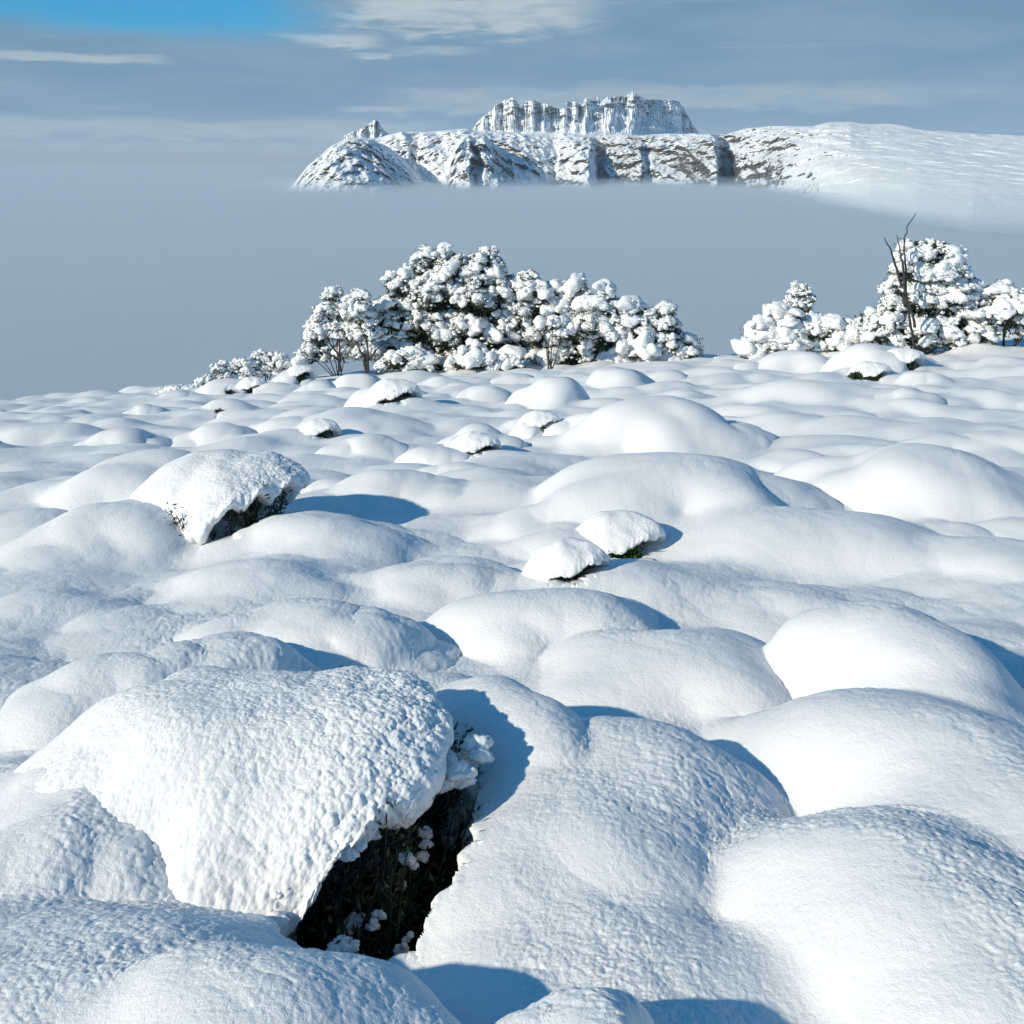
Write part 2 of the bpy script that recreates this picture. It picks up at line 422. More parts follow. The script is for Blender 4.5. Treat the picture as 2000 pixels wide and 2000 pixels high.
# near mounds, metres: (cx, cy, rx, ry, height, rot, extra)
def nd(px, Y, top, rx, ry, rot=0, **kw):
    x = (px - 1000) / F * Y
    h = EYE + (HZ - top) / F * Y - float(gbase(np.array([x]), np.array([Y]))[0])
    return (x, Y, rx, ry, h, math.radians(rot), kw)
TDOME = []
for q_, r_ in (((1222, 1092), .19), ((1120, 1132), .15), ((768, 787), .26), ((930, 887), .17), ((1057, 850), .17), ((620, 855), .17), ((487, 765), .24), ((583, 751), .24), ((1712, 744), .24), ((1778, 722), .27)):
    Yq = Y_at(*q_); TDOME.append(((q_[0] - 1000) / F * Yq - .25 * r_, Yq + 1.5 * r_, r_))
NEAR = [
 nd(1280, 10.5, 774, 1.0, .80, 0, mixw=.6, p=3.0, kk=.6),
 nd(1440, 10.3, 834, .40, .30, 0, mixw=.6, kk=.6),
 nd(780, 7.5, 920, .52, .42, -12, mixw=.5, kk=.8),
 nd(1790, 7.2, 868, .85, .85, 0, mixw=.6, p=3.0, kk=.6),
 nd(1310, 6.7, 892, .98, .85, -3, mixw=.4, p=3.4, kk=.7),
 nd(1120, 6.2, 990, .60, .5, -20, mixw=.9, p=2.6, kk=.9),
 nd(1530, 6.7, 948, .45, .40, -8, mixw=.4, kk=.7),
 nd(290, 7.15, 880, .70, .66, -10, mixw=.45, kk=.7),
 nd(220, 6.0, 985, .62, .60, -10, mixw=.7, kk=.8),
 nd(630, 5.9, 1004, .60, .55, -8, mixw=.45, p=2.8, kk=.7),
 nd(1580, 5.8, 1006, .95, .60, -4, mixw=.45, p=3.2, kk=.7),
 nd(520, 4.9, 1112, .5, .4, 0, mixw=.7, kk=.8), nd(860, 4.9, 1112, .45, .35, 0, mixw=.7, kk=.8), nd(1200, 4.9, 1118, .55, .4, 0, mixw=.7, kk=.8),
 nd(240, 4.4, 1200, .28, .34, -14, mixw=.4, kk=.5),
 nd(600, 4.15, 1184, .46, .40, -14, mixw=.35, p=2.8, kk=.55),
 nd(730, 4.0, 1215, .24, .30, 10, mixw=.35, p=2.6, kk=.6),
 nd(1070, 4.3, 1162, .48, .42, 3, mixw=.3, p=3.0, kk=.5),
 nd(1580, 4.6, 1164, .50, .50, -12, mixw=.5, p=2.8, kk=.7),
 nd(450, 3.55, 1254, .38, .34, -14, mixw=.4, p=2.6, kk=.5),
 nd(240, 3.35, 1290, .36, .36, -14, mixw=.45, p=2.6, kk=.5),
 nd(1770, 3.6, 1202, .40, .58, 12, mixw=.3, p=3.0, kk=.5),
 nd(1340, 3.75, 1254, .55, .48, -8, mixw=.5, p=2.8, kk=.7),
 nd(820, 3.45, 1338, .34, .30, 0, mixw=.6, kk=.6),
 nd(975, 3.0, 1345, .25, .42, 14, mixw=.4, p=2.6, kk=.6),             # great swell right of the hollow
 nd(1200, 2.75, 1448, .46, .58, -20, mixw=.35, p=3.0, kk=.7),
 nd(1100, 2.36, 1630, .40, .48, -10, mixw=.35, p=2.8, kk=.7),
 nd(985, 2.24, 1735, .20, .28, 30, mixw=.2, p=2.6, kk=.4),
 nd(1830, 2.75, 1410, .48, .75, 18, mixw=.4, p=2.8, kk=.5),
 nd(1790, 2.05, 1690, .40, .6, 25, mixw=.4, kk=.6),
 nd(1250, 1.97, 1870, .42, .42, 0, mixw=.35, kk=.7),
 nd(1010, 1.92, 1945, .20, .3, 0, mixw=.4, kk=.6),
 nd(470, 1.64, 1905, .46, .30, 0, mixw=.2, kk=.2),
 nd(1120, 1.64, 1962, .18, .18, -10, mixw=.3, kk=.2),
 nd(120, 2.35, 1590, .30, .46, -20, mixw=.3, kk=.2),
 nd(270, 2.62, 1480, .42, .42, 0, mixw=.4, kk=.5),
]
PITS = [(-0.32, 2.46, .25, .46, .42, -.12)]
# heath showing at the foot of pillows: pixel, row, size in metres
TUFTS = {'cap': (330, 1056, .001), 'green': (1222, 1092, .19), 'foot': (1120, 1132, .13), 'blue': (768, 787, .26), 'left': (620, 855, .15), 'brown': (930, 887, .15), 'side': (1057, 850, .15),
 'pl1': (487, 765, .22), 'pl2': (448, 770, .16), 'foot2': (583, 751, .22), 'r1': (1675, 740, .22), 'r2': (1712, 744, .22), 'r3': (1778, 722, .25),
 'cleft': (680, 1325, .06), 'speck': (426, 812, .10)}
THIT = {}
GX, GY, GH, GY1, GU, GW = build_ground()
def gz(x, y):
    i = np.clip(np.searchsorted(GY1, y), 1, len(GY1) - 1)
    w = np.interp(y, GY1, GW)
    return float(np.interp(x / w, GU, GH[i]))

floor = mesh_np('valley_floor', np.array([[-34000, 300, -95], [34000, 300, -95], [34000, 27000, -95], [-34000, 27000, -95]], float), np.array([[0, 1, 2, 3]]), M_SNOW, smooth=False)
tag(floor, 'valley floor hidden under the fog', kind='structure')

# ------------------------------------------------------------------ mountains
def interp(xs, tab): 
    a = np.array(tab, float); return np.interp(xs, a[:, 0], a[:, 1])
def smooth1(v, n):
    k = np.hanning(n + 2)[1:-1]; k /= k.sum(); return np.convolve(np.pad(v, n // 2, mode='edge'), k, 'valid')[:len(v)]

def add_attr(o, name, vals):
    at = o.data.attributes.new(name, 'FLOAT', 'POINT'); at.data.foreach_set('value', np.ascontiguousarray(vals, np.float32).ravel())

M_PLAT = mountain_mat('plateau_rock_and_snow', 0.40, (0.0, 0.42), 0.20, strat=(1.0, 1.0, 2.2), ns=0.075)
M_CRAG = mountain_mat('crag_rock_and_snow', 0.68, (0.0, 0.0), 0.02, strat=(1.6, 1.0, 0.9), rock=((0.10, 0.125, 0.15), (0.24, 0.26, 0.28)), ns=0.034)

def build_face(name, label, rim_t, foot_t, rimd_t, cliff_t, rock_t, shape_t, back_drop=8.0, step=1.25, zlo=(-95, 25), seed=0, nback=50, curl=1.0):
    """a mountain side: rim row, and the distances of its foot in the fog and of its rim, all against the photograph's columns"""
    pxs = np.arange(rim_t[0][0], rim_t[-1][0], step)
    rim = smooth1(interp(pxs, rim_t), 7); foot = smooth1(interp(pxs, foot_t), 5); rimd = smooth1(interp(pxs, rimd_t), 7)
    t = np.concatenate([np.linspace(0, 1, 330), 1 + np.linspace(0.01, 1, nback) ** 1.5])
    u = (pxs - 1000) / F
    zr = (HZ - rim) / F * rimd
    T = t[:, None]; Tc = np.clip(T, 0, 1)
    cliff = interp(pxs, cliff_t)[None, :]; shape = interp(pxs, shape_t)[None, :]
    g = Tc ** (1.0 - 0.12 * (1 - cliff))
    z0 = zlo[0] + zlo[1] * (1 - cliff)
    z0 = np.minimum(z0, zr[None, :] - 5)
    zc = 1 - (1 - g) ** (1.0 + 0.75 * shape * cliff)
    z = z0 + (zr[None, :] - z0) * zc
    lk = pxs[None, :] + cliff * (7 * fbm(pxs[None, :] / 60 + Tc * 1.2, Tc * 3.0, 3, 71 + seed) + 4 * perlin(pxs[None, :] / 14, Tc * 9, 72 + seed) + 8 * (Tc - .5))
    f2 = np.interp(lk, pxs, foot); r2 = np.interp(lk, pxs, rimd)
    D = f2 + (r2 - f2) * Tc
    back = np.maximum(T - 1, 0)
    D = D + back * 2600 * (1 if back_drop < 50 else .25)
    z = z - back * 2.5 * back_drop
    X = u[None, :] * D
    s = 1 / 260.0
    n1 = fbm3(X * s, D * s * 0.6, z * s * 1.2, 5, 3 + seed)
    rid = 1 - np.abs(fbm3(X * s * 2.2 + z * s * 1.4, D * s * 0.5, z * s * 1.1, 4, 9 + seed)) * 2
    ledge = np.sin((z * 0.16 + X * 0.05 + n1 * 6) * 1.0)
    env = np.sin(np.clip(T, 0, 1) * math.pi) ** 0.6
    k1 = (0.40 + 0.60 * cliff) * env
    D2 = D - (n1 * 40 + rid * 30 + ledge * 8) * k1
    fine = fbm3(X / 38, D / 50, z / 24, 4, 15 + seed)
    D2 = D2 - fine * 24 * (0.3 + 0.7 * cliff) * env
    z2 = z + (fbm3(X / 120, D / 160, 0 * z, 4, 21) * 5) * sstep(T, 0.1, 1.0) * (1 - np.clip(back, 0, 1)) + fine * (0.6 + 1.4 * cliff) * sstep(T, 0, .2)
    V = np.stack([u[None, :] * D2, D2, EYE + z2], -1)
    o = mesh_np(name, V.reshape(-1, 3), gridfaces(len(t), len(pxs)), M_PLAT)
    rk = interp(pxs, rock_t)[None, :]
    band = interp(t, [(0,.9),(.35,1),(.6,.75),(.8,.45),(1.0,.2),(2.0,0)])[:, None]
    rk = rk * (0.25 + 0.75 * band) + 0.24 * fbm3(X / 150, D / 300, z / 70, 3, 33 + seed)
    add_attr(o, 'rock', rk)
    return tag(o, label, kind='structure')

build_face('snowy_plateau', 'long snow-dusted plateau with dark cliffs rising out of the fog',
    [(640,300),(690,275),(715,268),(735,270),(765,262),(800,258),(850,256),(900,254),(950,256),(1000,262),(1060,264),
     (1100,262),(1150,266),(1250,264),(1330,262),(1380,262),(1420,264),(1450,256),(1500,250),(1540,244),(1590,246),(1620,240),(1660,237),(1720,242),(1790,252),(1900,262),(2420,280)],
    [(640,2900),(740,2850),(790,2760),(800,2700),(812,2780),(870,2680),(915,2600),(926,2700),(990,2720),(1000,2650),(1084,2860),(1090,2800),(1150,2640),(1163,2760),(1172,3050),(1180,3060),(1185,2850),
     (1250,2760),(1262,2860),(1275,2800),(1340,2720),(1396,2640),(1412,2980),(1424,2960),(1432,2650),(1500,2300),(1600,1750),(1700,1400),(1790,1200),(1900,1050),(2420,900)],
    [(640,3300),(760,3300),(790,3200),(808,3320),(905,3200),(1000,3250),(1093,3350),(1150,3220),(1163,3350),(1175,3600),(1188,3320),(1300,3250),(1395,3150),(1412,3500),(1430,3300),
     (1500,3150),(1560,3000),(1700,2900),(1790,2800),(2420,2600)],
    [(640,1),(1430,1),(1470,.9),(1560,.5),(1700,0),(2420,0)],
    [(640,.35),(740,.25),(800,.4),(860,.4),(930,.5),(1000,.6),(1060,.4),(1090,.55),(1150,.55),(1162,.25),(1180,.25),(1190,.7),(1250,.8),(1260,.5),(1275,.75),(1300,.85),(1380,.85),(1402,.35),(1424,.3),(1434,.85),(1500,.8),(1560,.66),(1620,.62),(1700,.60),(2420,.5)],
    [(640,.9),(900,1.3),(1400,1.4),(2420,1)])
build_face('rounded_hill', 'rounded snowy hill with dark ledges at the left end of the plateau, shaded on its right side',
    [(540,392),(560,372),(575,358),(600,325),(625,302),(650,282),(680,268),(705,266),(730,274),(760,290),(800,318),(835,342),(866,362),(890,385)],
    [(540,2300),(600,2220),(700,2200),(735,2230),(760,2330),(890,2700)],
    [(540,2500),(600,2560),(680,2640),(720,2720),(760,2900),(890,3150)],
    [(540,1),(900,1)], [(540,.5),(640,.55),(740,.6),(800,.55),(900,.5)], [(540,.6),(700,.6),(800,.9),(900,1)], back_drop=120, step=1.0, seed=5, nback=20)
build_face('rounded_hill', 'steep snowy spur of the plateau beside the rounded hill, blue shade falling down its right flank',
    [(868,372),(876,330),(886,290),(900,268),(925,260),(948,264),(966,280),(985,300),(1010,322),(1040,342),(1072,362),(1092,385)],
    [(868,2620),(890,2500),(915,2440),(926,2580),(942,2490),(965,2480),(990,2560),(1092,2900)],
    [(868,2800),(900,2760),(950,2820),(975,2960),(1092,3300)],
    [(868,1),(1100,1)], [(868,.5),(930,.65),(1000,.75),(1092,.6)], [(868,1.1),(1100,1.1)], back_drop=120, step=1.0, seed=8, nback=20)

def build_crag(name, outline, base_row, D0, depth, label, colw, amp, apron, step=0.8, seed=0, mat=None, jag=2.0, ribs=None, bend=None):
    a = np.array(outline, float)
    pxs = np.arange(a[0, 0] - 4, a[-1, 0] + 4, step)
    rim = np.interp(pxs, a[:, 0], a[:, 1])
    nz = perlin(pxs / 11.0, pxs * 0 + seed, seed + 1) * jag * 1.3 + perlin(pxs / 3.6, pxs * 0 + seed, seed + 2) * jag
    nt = 170
    t = np.concatenate([np.linspace(0, 1, nt), np.linspace(1.02, 1.6, 20)])
    T = t[:, None]; Tc = np.clip(T, 0, 1)
    u = (pxs - 1000) / F
    Dr = D0 + depth
    zr = (HZ - rim) / F * Dr; zb = (HZ - base_row) / F * D0
    # lower apron gentle, upper part steep
    ap = np.interp(pxs, *zip(*apron))[None, :]
    kx = 0.62
    D = D0 + depth * np.where(Tc < kx, Tc / kx * 0.8, 0.8 + (Tc - kx) / (1 - kx) * 0.2)
    zf = np.where(Tc < kx, ap * (Tc / kx) ** 1.25, ap + (1 - ap) * ((Tc - kx) / (1 - kx)))
    z = zb + (zr[None, :] - zb) * zf + (nz * Dr / F)[None, :] * sstep(T, 0.72, 1.0)
    X0 = u[None, :] * D0
    # buttresses: each stands out, drops back steeply on its right and comes forward again to the next
    if ribs:
        xs_, ds_ = [], []
        for q, rb in enumerate(ribs):
            nxt = ribs[q + 1] if q + 1 < len(ribs) else rb + 25
            am = 0.7 + 0.5 * ((q * 37) % 10) / 10
            xs_ += [rb, rb + (nxt - rb) * .33, rb + (nxt - rb) * .62]; ds_ += [am, -am * .9, -am * .6]
        col = np.interp(pxs[None, :] + (perlin(pxs[None, :] / 9, T * 5, seed + 3) * 3.0 + (1 - Tc) * 2.0), xs_, ds_)
    else:
        col = (1 - np.abs(perlin(pxs / colw, pxs * 0 + 3.3, seed + 5)) * 2.4)[None, :] + 0 * T
    cc = col * 0.8 + 0.35 * (1 - np.abs(perlin(pxs[None, :] / (colw * .4) + T * .6, T * 3, seed + 6)) * 2.4)
    env = sstep(zf, 0.02, 0.35) * (1 - 0.35 * sstep(T, 0.9, 1.0))
    X = u[None, :] * D
    n = fbm3(X / 70, z / 55, D / 120, 5, seed + 9)
    D = D + (np.interp(pxs, *zip(*bend))[None, :] if bend else 0)
    D2 = D - cc * amp * env * (0.75 + 0.5 * perlin(X / 160, z / 60, seed + 50)) - n * amp * 0.55 * (0.3 + env)
    # ragged pinnacles lean in front of and behind one another
    z2 = z + fbm3(X / 22, z / 22, D / 60, 3, seed + 19) * jag * 2.2 * env
    back = np.maximum(T - 1, 0)
    D2 = D2 + back * 500; z2 = z2 - back * 260
    V = np.stack([u[None, :] * D2, D2, EYE + z2], -1)
    o = mesh_np(name, V.reshape(-1, 3), gridfaces(len(t), len(pxs)), mat or M_CRAG)
    rk = 0.30 + 0.45 * sstep(zf, 0.45, 0.95) + 0.25 * fbm3(X / 90, z / 60, D / 100, 3, seed + 40) - 0.35 * (1 - sstep(zf, 0.1, 0.45))
    add_attr(o, 'rock', rk)
    return tag(o, label, kind='structure')

CRAG = [(921,253),(939,230),(950,219),(962,212),(967,204),(985,194),(1001,191),(1011,199),(1018,211),(1027,199),(1042,195),(1060,200),(1075,206),(1086,208),(1097,213),
 (1107,197),(1128,198),(1138,203),(1143,189),(1152,194),(1164,186),(1177,191),(1192,184),(1221,184),(1234,173),(1246,180),(1262,185),(1283,184),(1300,182),(1319,181),(1327,186),(1335,197),(1350,225),(1368,256)]
build_crag('craggy_mountain', CRAG, 268, 4700, 420, 'jagged dolerite mountain with snow-filled gullies behind the plateau', 11.0, 78, [(900,.14),(1060,.2),(1100,.35),(1140,.50),(1200,.6),(1270,.55),(1330,.35),(1400,.2)], seed=4, jag=1.2,
    ribs=[928, 946, 967, 1003, 1040, 1064, 1104, 1124, 1145, 1192, 1240, 1326], bend=[(921,120),(1003,0),(1140,60),(1234,220),(1368,800)])
build_crag('rock_pinnacle', [(676,264),(700,252),(710,251),(722,242),(733,233),(739,236),(745,248),(752,257),(764,264)], 275, 3300, 120,
           'small dark rock pinnacle behind the left shoulder of the plateau', 9.0, 34, [(600,.2),(800,.2)], seed=12, jag=0.8, ribs=[690, 707, 731, 744])
build_crag('distant_hill', [(60,338),(120,334),(170,331),(205,332),(222,335),(240,337),(262,341)], 345, 9000, 900,
           'far dark hill low on the horizon in the fog', 30.0, 60, [(0,.5),(300,.5)], seed=22, jag=0.4)

# ------------------------------------------------------------------ fog
def build_fog():
    nx, ny = 150, 170
    layers = [(-30, 0.00018, 0.0), (-37, 0.0004, 1), (-44, 0.0008, 2), (-50, 0.0016, 3), (-56, 0.003, 4), (-62, 0.009, 5)]
    for zt, den, k in layers:
        xs = np.linspace(-1, 1, nx); ys = np.geomspace(110 + 6 * k, 26000 - 150 * k, ny)
        Xw = xs[None, :] * (ys[:, None] * 1.2 + 900 - 5 * k); Yw = np.repeat(ys[:, None], nx, 1)
        zz = zt + (11.0 - 1.5 * k) * fbm(Xw / 380, Yw / 520, 4, 60 + k * 5, .6) - 0.4 * k + 45 * fbm(Xw / 3200, Yw / 3200, 3, 90) * sstep(Yw, 5500, 14000)
        zz = np.minimum(zz, np.where(Yw < 4000, -18, 60))
        top = np.stack([Xw, Yw, EYE + zz], -1).reshape(-1, 3)
        bot = top.copy(); bot[:, 2] = -110 + 1.5 * k
        n = len(top)
        Fq = gridfaces(ny, nx); Fb = Fq[:, ::-1] + n
        def strip(idx): 
            a = idx[:-1]; b = idx[1:]
            return np.stack([b, a, a + n, b + n], 1)
        g = np.arange(n).reshape(ny, nx)
        sides = np.concatenate([strip(g[0, :]), strip(g[:, -1]), strip(g[-1, ::-1]), strip(g[::-1, 0])])
        m, t = material('fog')
        p = t.n('ShaderNodeVolumePrincipled', {'Color': FOGC, 'Density': den, 'Anisotropy': 0.0})
        t.n('ShaderNodeOutputMaterial', {'Volume': p.outputs[0]})
        o = mesh_np('fog', np.concatenate([top, bot]), np.concatenate([Fq, Fb, sides]), m, smooth=False)
        tag(o, 'sea of pale grey-blue fog filling the valley below the plateau', group='fog layers over the valley', kind='stuff')
FOGC = (0.75, 0.865, 0.96)
build_fog()

# ------------------------------------------------------------------ plants
def leaf_mat(name, c1, c2):
    m, t = material(name)
    co = t.n('ShaderNodeTexCoord').outputs['Object']
    n = t.noise(co, 9.0, 3, 0.6)
    p = t.n('ShaderNodeBsdfPrincipled', {'Base Color': t.mix(t.step(n, 0.35, 0.65), c1, c2), 'Roughness': 0.6})
    t.n('ShaderNodeOutputMaterial', {0: p.outputs[0]})
    return m
M_LEAF = leaf_mat('dark_leaf', (0.018, 0.034, 0.016), (0.05, 0.072, 0.028))
M_LEAFO = leaf_mat('olive_leaf', (0.05, 0.065, 0.025), (0.12, 0.12, 0.05))
M_LEAFG = leaf_mat('green_leaf', (0.03, 0.075, 0.012), (0.09, 0.16, 0.03))
M_BARK = plain('bark', (0.02, 0.018, 0.017), (0.065, 0.06, 0.055), 25, 0.9)

import bmesh
def ico(sub):
    bm = bmesh.new(); bmesh.ops.create_icosphere(bm, subdivisions=sub, radius=1)
    V = np.array([v.co[:] for v in bm.verts]); Fc = np.array([[v.index for v in f.verts] for f in bm.faces]); bm.free()
    return V, Fc
ICO = {k: ico(k) for k in (1, 3, 4)}
def blob_template(sub, seed, amp=0.40):
    V, Fc = ICO[sub]
    o = seed * 7.3
    n = fbm3(V[:, 0] * 1.1 + o, V[:, 1] * 1.1, V[:, 2] * 1.1 + o, 2, seed) * amp
    n2 = fbm3(V[:, 0] * 3.2 + o, V[:, 1] * 3.2, V[:, 2] * 3.2, 3, seed + 5)
    n = n + (np.sqrt(np.abs(n2) + .02) - .4) * amp * 0.42
    W_ = V * (1 + n[:, None])
    low = V[:, 2] < 0
    W_[low, 2] *= 0.62
    # frayed underside, where leaves stick out of the snow
    W_ = W_ * np.array([1.0, 0.75 + 0.03 * (seed % 9), 0.9])
    fr = perlin(V[:, 0] * 6 + o, V[:, 1] * 6, seed + 9)
    W_[:, 2] += np.where(V[:, 2] < -0.1, fr * 0.22, 0)
    return W_, Fc
BL = [blob_template(3, k) for k in range(14)]
BLH = [blob_template(4, 40 + k, 0.34) for k in range(5)]

class Soup:
    def __init__(s): s.V = []; s.T = []; s.Q = []; s.n = 0
    def add(s, V, Fc):
        s.V.append(V); (s.T if Fc.shape[1] == 3 else s.Q).append(Fc + s.n); s.n += len(V)
    def tube(s, P, R, k=6):
        P = np.array(P, float); R = np.array(R, float); n = len(P)
        T = np.gradient(P, axis=0); T /= np.linalg.norm(T, axis=1)[:, None] + 1e-9
        ref = np.array([0.3, 0.9, 0.1]); A = np.cross(T, ref); A /= np.linalg.norm(A, axis=1)[:, None] + 1e-9
        B = np.cross(T, A); th = np.arange(k) * 2 * math.pi / k
        V = P[:, None, :] + R[:, None, None] * (np.cos(th)[None, :, None] * A[:, None, :] + np.sin(th)[None, :, None] * B[:, None, :])
        g = np.arange(n * k).reshape(n, k); g2 = np.roll(g, -1, 1)
        Q = np.stack([g[:-1], g2[:-1], g2[1:], g[1:]], -1).reshape(-1, 4)
        s.add(V.reshape(-1, 3), Q)
    def leaves(s, C, D, L, Wd, rs):
        """C centres, D directions, L lengths: one slim pointed leaf each"""
        n = len(C)
        if not n: return
        D = D / (np.linalg.norm(D, axis=1)[:, None] + 1e-9)
        S = np.cross(D, rs.normal(size=(n, 3))); S /= np.linalg.norm(S, axis=1)[:, None] + 1e-9
        L = np.broadcast_to(L, (n,))[:, None]; w = L * Wd
        V = np.stack([C, C + D * L * .5 + S * w, C + D * L, C + D * L * .5 - S * w], 1).reshape(-1, 3)
        s.add(V, np.arange(n * 4).reshape(n, 4))
    def build(s, name, mat, parent=None, smooth=True):
        if not s.V: return None
        fs = []
        if s.T: fs.append(np.concatenate(s.T))
        if s.Q: fs.append(np.concatenate(s.Q))
        V = np.concatenate(s.V)
        if parent: V = V - np.array(parent.location)
        return mesh_np(name, V, fs, mat, parent, smooth)

def rotm(rx, ry, rz):
    cx, sx, cy_, sy, cz, sz = math.cos(rx), math.sin(rx), math.cos(ry), math.sin(ry), math.cos(rz), math.sin(rz)
    return np.array([[1,0,0],[0,cx,-sx],[0,sx,cx]]) @ np.array([[cy_,0,sy],[0,1,0],[-sy,0,cy_]]) @ np.array([[cz,-sz,0],[sz,cz,0],[0,0,1]])

def thing(name, label, cat, loc, group=None):
    o = bpy.data.objects.new(name, None); COL.objects.link(o); o.location = loc; o.empty_display_size = 0.2
    return tag(o, label, cat, group)

def snow_plant(name, label, cat, Y, base_px, base_row, lobes, blob=(.10, .24), dens=1.0, leaf=.05, leafn=70, mat=None, inner=1.0,
               seed=1, group=None, stems=None, low=-0.35, side=0.8, blobmix=0.5):
    """lobes: (px, py, rx, ry[, dy]) ellipses measured in the photograph, given their distance Y and real depth"""
    rs = np.random.RandomState(seed)
    bx, by = (base_px - 1000) / F * Y, Y
    bz = gz(bx, by) - .12
    root = thing(name, label, cat, (bx, by, bz), group)
    L = []
    for l in lobes:
        yy = Y + (l[4] if len(l) > 4 else 0)
        c = np.array(pt(l[0], l[1], yy)); rx = l[2] / F * yy; rz = l[3] / F * yy
        L.append((c, np.array([rx, min(rx, rz * 1.3) * side, rz])))
    sn, lf, st = Soup(), Soup(), Soup()
    bs = np.array([bx, by, bz])
    for li, (c, r) in enumerate(L):
        area = 4 * math.pi * ((r[0] * r[2]) ** 1.6 / 2 + (r[0] * r[1]) ** 1.6 / 2) ** (1 / 1.6)
        mean = (blob[0] + blob[1]) / 2
        n = max(5, int(dens * area / (mean * mean * 2.0)))
        # limb from the base into the lobe
        mid = bs + (c - bs) * .5 + rs.normal(size=3) * r * .15; mid[2] = bs[2] + (c[2] - bs[2]) * .6
        tt = np.linspace(0, 1, 7)[:, None]
        P = (1 - tt) ** 2 * bs + 2 * tt * (1 - tt) * mid + tt ** 2 * c
        rad = max(.012, .035 * max(r))
        st.tube(P, np.linspace(rad * 1.3, rad * .5, 7))
        for k in range(n):
            d = rs.normal(size=3); d /= np.linalg.norm(d)
            if d[2] < low: d[2] = abs(d[2]) * rs.uniform(-.3, 1)
            p = c + d * r * rs.uniform(.72, 1.04)
            inside = any(j != li and (((p - c2) / r2) ** 2).sum() < .62 for j, (c2, r2) in enumerate(L))
            if inside or p[2] < gz(p[0], p[1]) - .12: continue
            sz = blob[0] + (blob[1] - blob[0]) * rs.beta(1.1, 2.2)
            # twig
            q = c + d * r * .25
            st.tube([q, (q + p) / 2 + rs.normal(size=3) * sz * .2, p + d * sz * .25], [rad * .35, rad * .22, .005], 4)
            m = 1 if rs.rand() > blobmix else rs.randint(2, 4)
            for b in range(m):
                T, Fc = BL[rs.randint(len(BL))]
                s1 = sz * (1 if b == 0 else rs.uniform(.5, .8))
                sc = np.array([rs.uniform(.7, 1.5), rs.uniform(.7, 1.1), rs.uniform(.5, .95)]) * s1
                M = rotm(0, 0, rs.uniform(0, 6.28)); tl = rotm(-d[1] * .55 + rs.normal() * .15, d[0] * .55 + rs.normal() * .15, 0)
                off = np.zeros(3) if b == 0 else np.clip(rs.normal(size=3), -1.1, 1.1) * sz * np.array([.75, .75, .4])
                sn.add(((T * sc) @ M.T) @ tl.T + p + off + np.array([0, 0, .15 * sz]), Fc)
            # fine frosting on the outer leaves
            Ti, Fi = ICO[1]
            for q_ in range(5):
                df = rs.normal(size=3); df[2] = df[2] * .8 + .1; df /= np.linalg.norm(df)
                sn.add(Ti * np.array([1.3, 1.3, .8]) * leaf * rs.uniform(.35, .95) * (1 + .25 * rs.normal(size=(len(Ti), 1))) + p + df * sz * rs.uniform(.95, 1.35) * np.array([1, 1, .85]), Fi)
            # leaf tips standing out of the snow here and there
            nt = int(leafn * .35); dt = rs.normal(size=(nt, 3)); dt /= np.linalg.norm(dt, axis=1)[:, None]
            lf.leaves(p + dt * sz * rs.uniform(.75, 1.05, size=(nt, 1)) * np.array([1, 1, .8]), dt + rs.normal(size=dt.shape) * .5, leaf * rs.uniform(.5, 1.2, size=nt), .2, rs)
            # leaf tufts peeking from under the snow
            nl = int(leafn * rs.uniform(.5, 1.5) * (sz / mean) ** 1.2)
            dd = rs.normal(size=(nl, 3)); dd[:, 2] = dd[:, 2] * .7 - .35; dd += d * .45; dd /= np.linalg.norm(dd, axis=1)[:, None]
            cc = p + dd * sz * rs.uniform(.55, 1.0, size=(nl, 1)) - np.array([0, 0, .1 * sz])
            lf.leaves(cc, dd + rs.normal(size=dd.shape) * .6, leaf * rs.uniform(.6, 1.4, size=nl), .22, rs)
        # inner foliage
        ni = int(inner * 260 * area)
        dd = rs.normal(size=(ni, 3)); dd /= np.linalg.norm(dd, axis=1)[:, None]
        cc = c + dd * r * (rs.uniform(.25, .93, size=(ni, 1)))
        lf.leaves(cc, dd + rs.normal(size=dd.shape) * .8, leaf * 1.7 * rs.uniform(.6, 1.4, size=ni), .3, rs)
    if stems:
        for P in stems:
            Q = [pt(a, b, Y + (c if c else 0)) for a, b, c in P]
            Q = np.array(Q); n = len(Q); k = 5
            tq = np.linspace(0, n - 1, (n - 1) * k + 1)
            Q2 = np.stack([np.interp(tq, range(n), Q[:, i]) for i in range(3)], 1) + rs.normal(size=(len(tq), 3)) * .008
            st.tube(Q2, np.linspace(.032, .008, len(Q2)))
    st.build('branches', M_BARK, root)
    lf.build('foliage', mat or M_LEAF, root, smooth=False)
    sn.build('snow_load', M_SNOWT, root)
    return root

def ground_hit(px, row):
    """the point of the snow surface seen at a pixel of the photograph"""
    k = (HZ - row) / F; prev = None
    for Y in np.geomspace(1.3, 30, 900):
        x = (px - 1000) / F * Y
        if EYE + k * Y < gz(x, Y): return np.array([x, Y, gz(x, Y)])
    return np.array([(px - 1000) / F * 26, 26, gz((px - 1000) / F * 26, 26)])

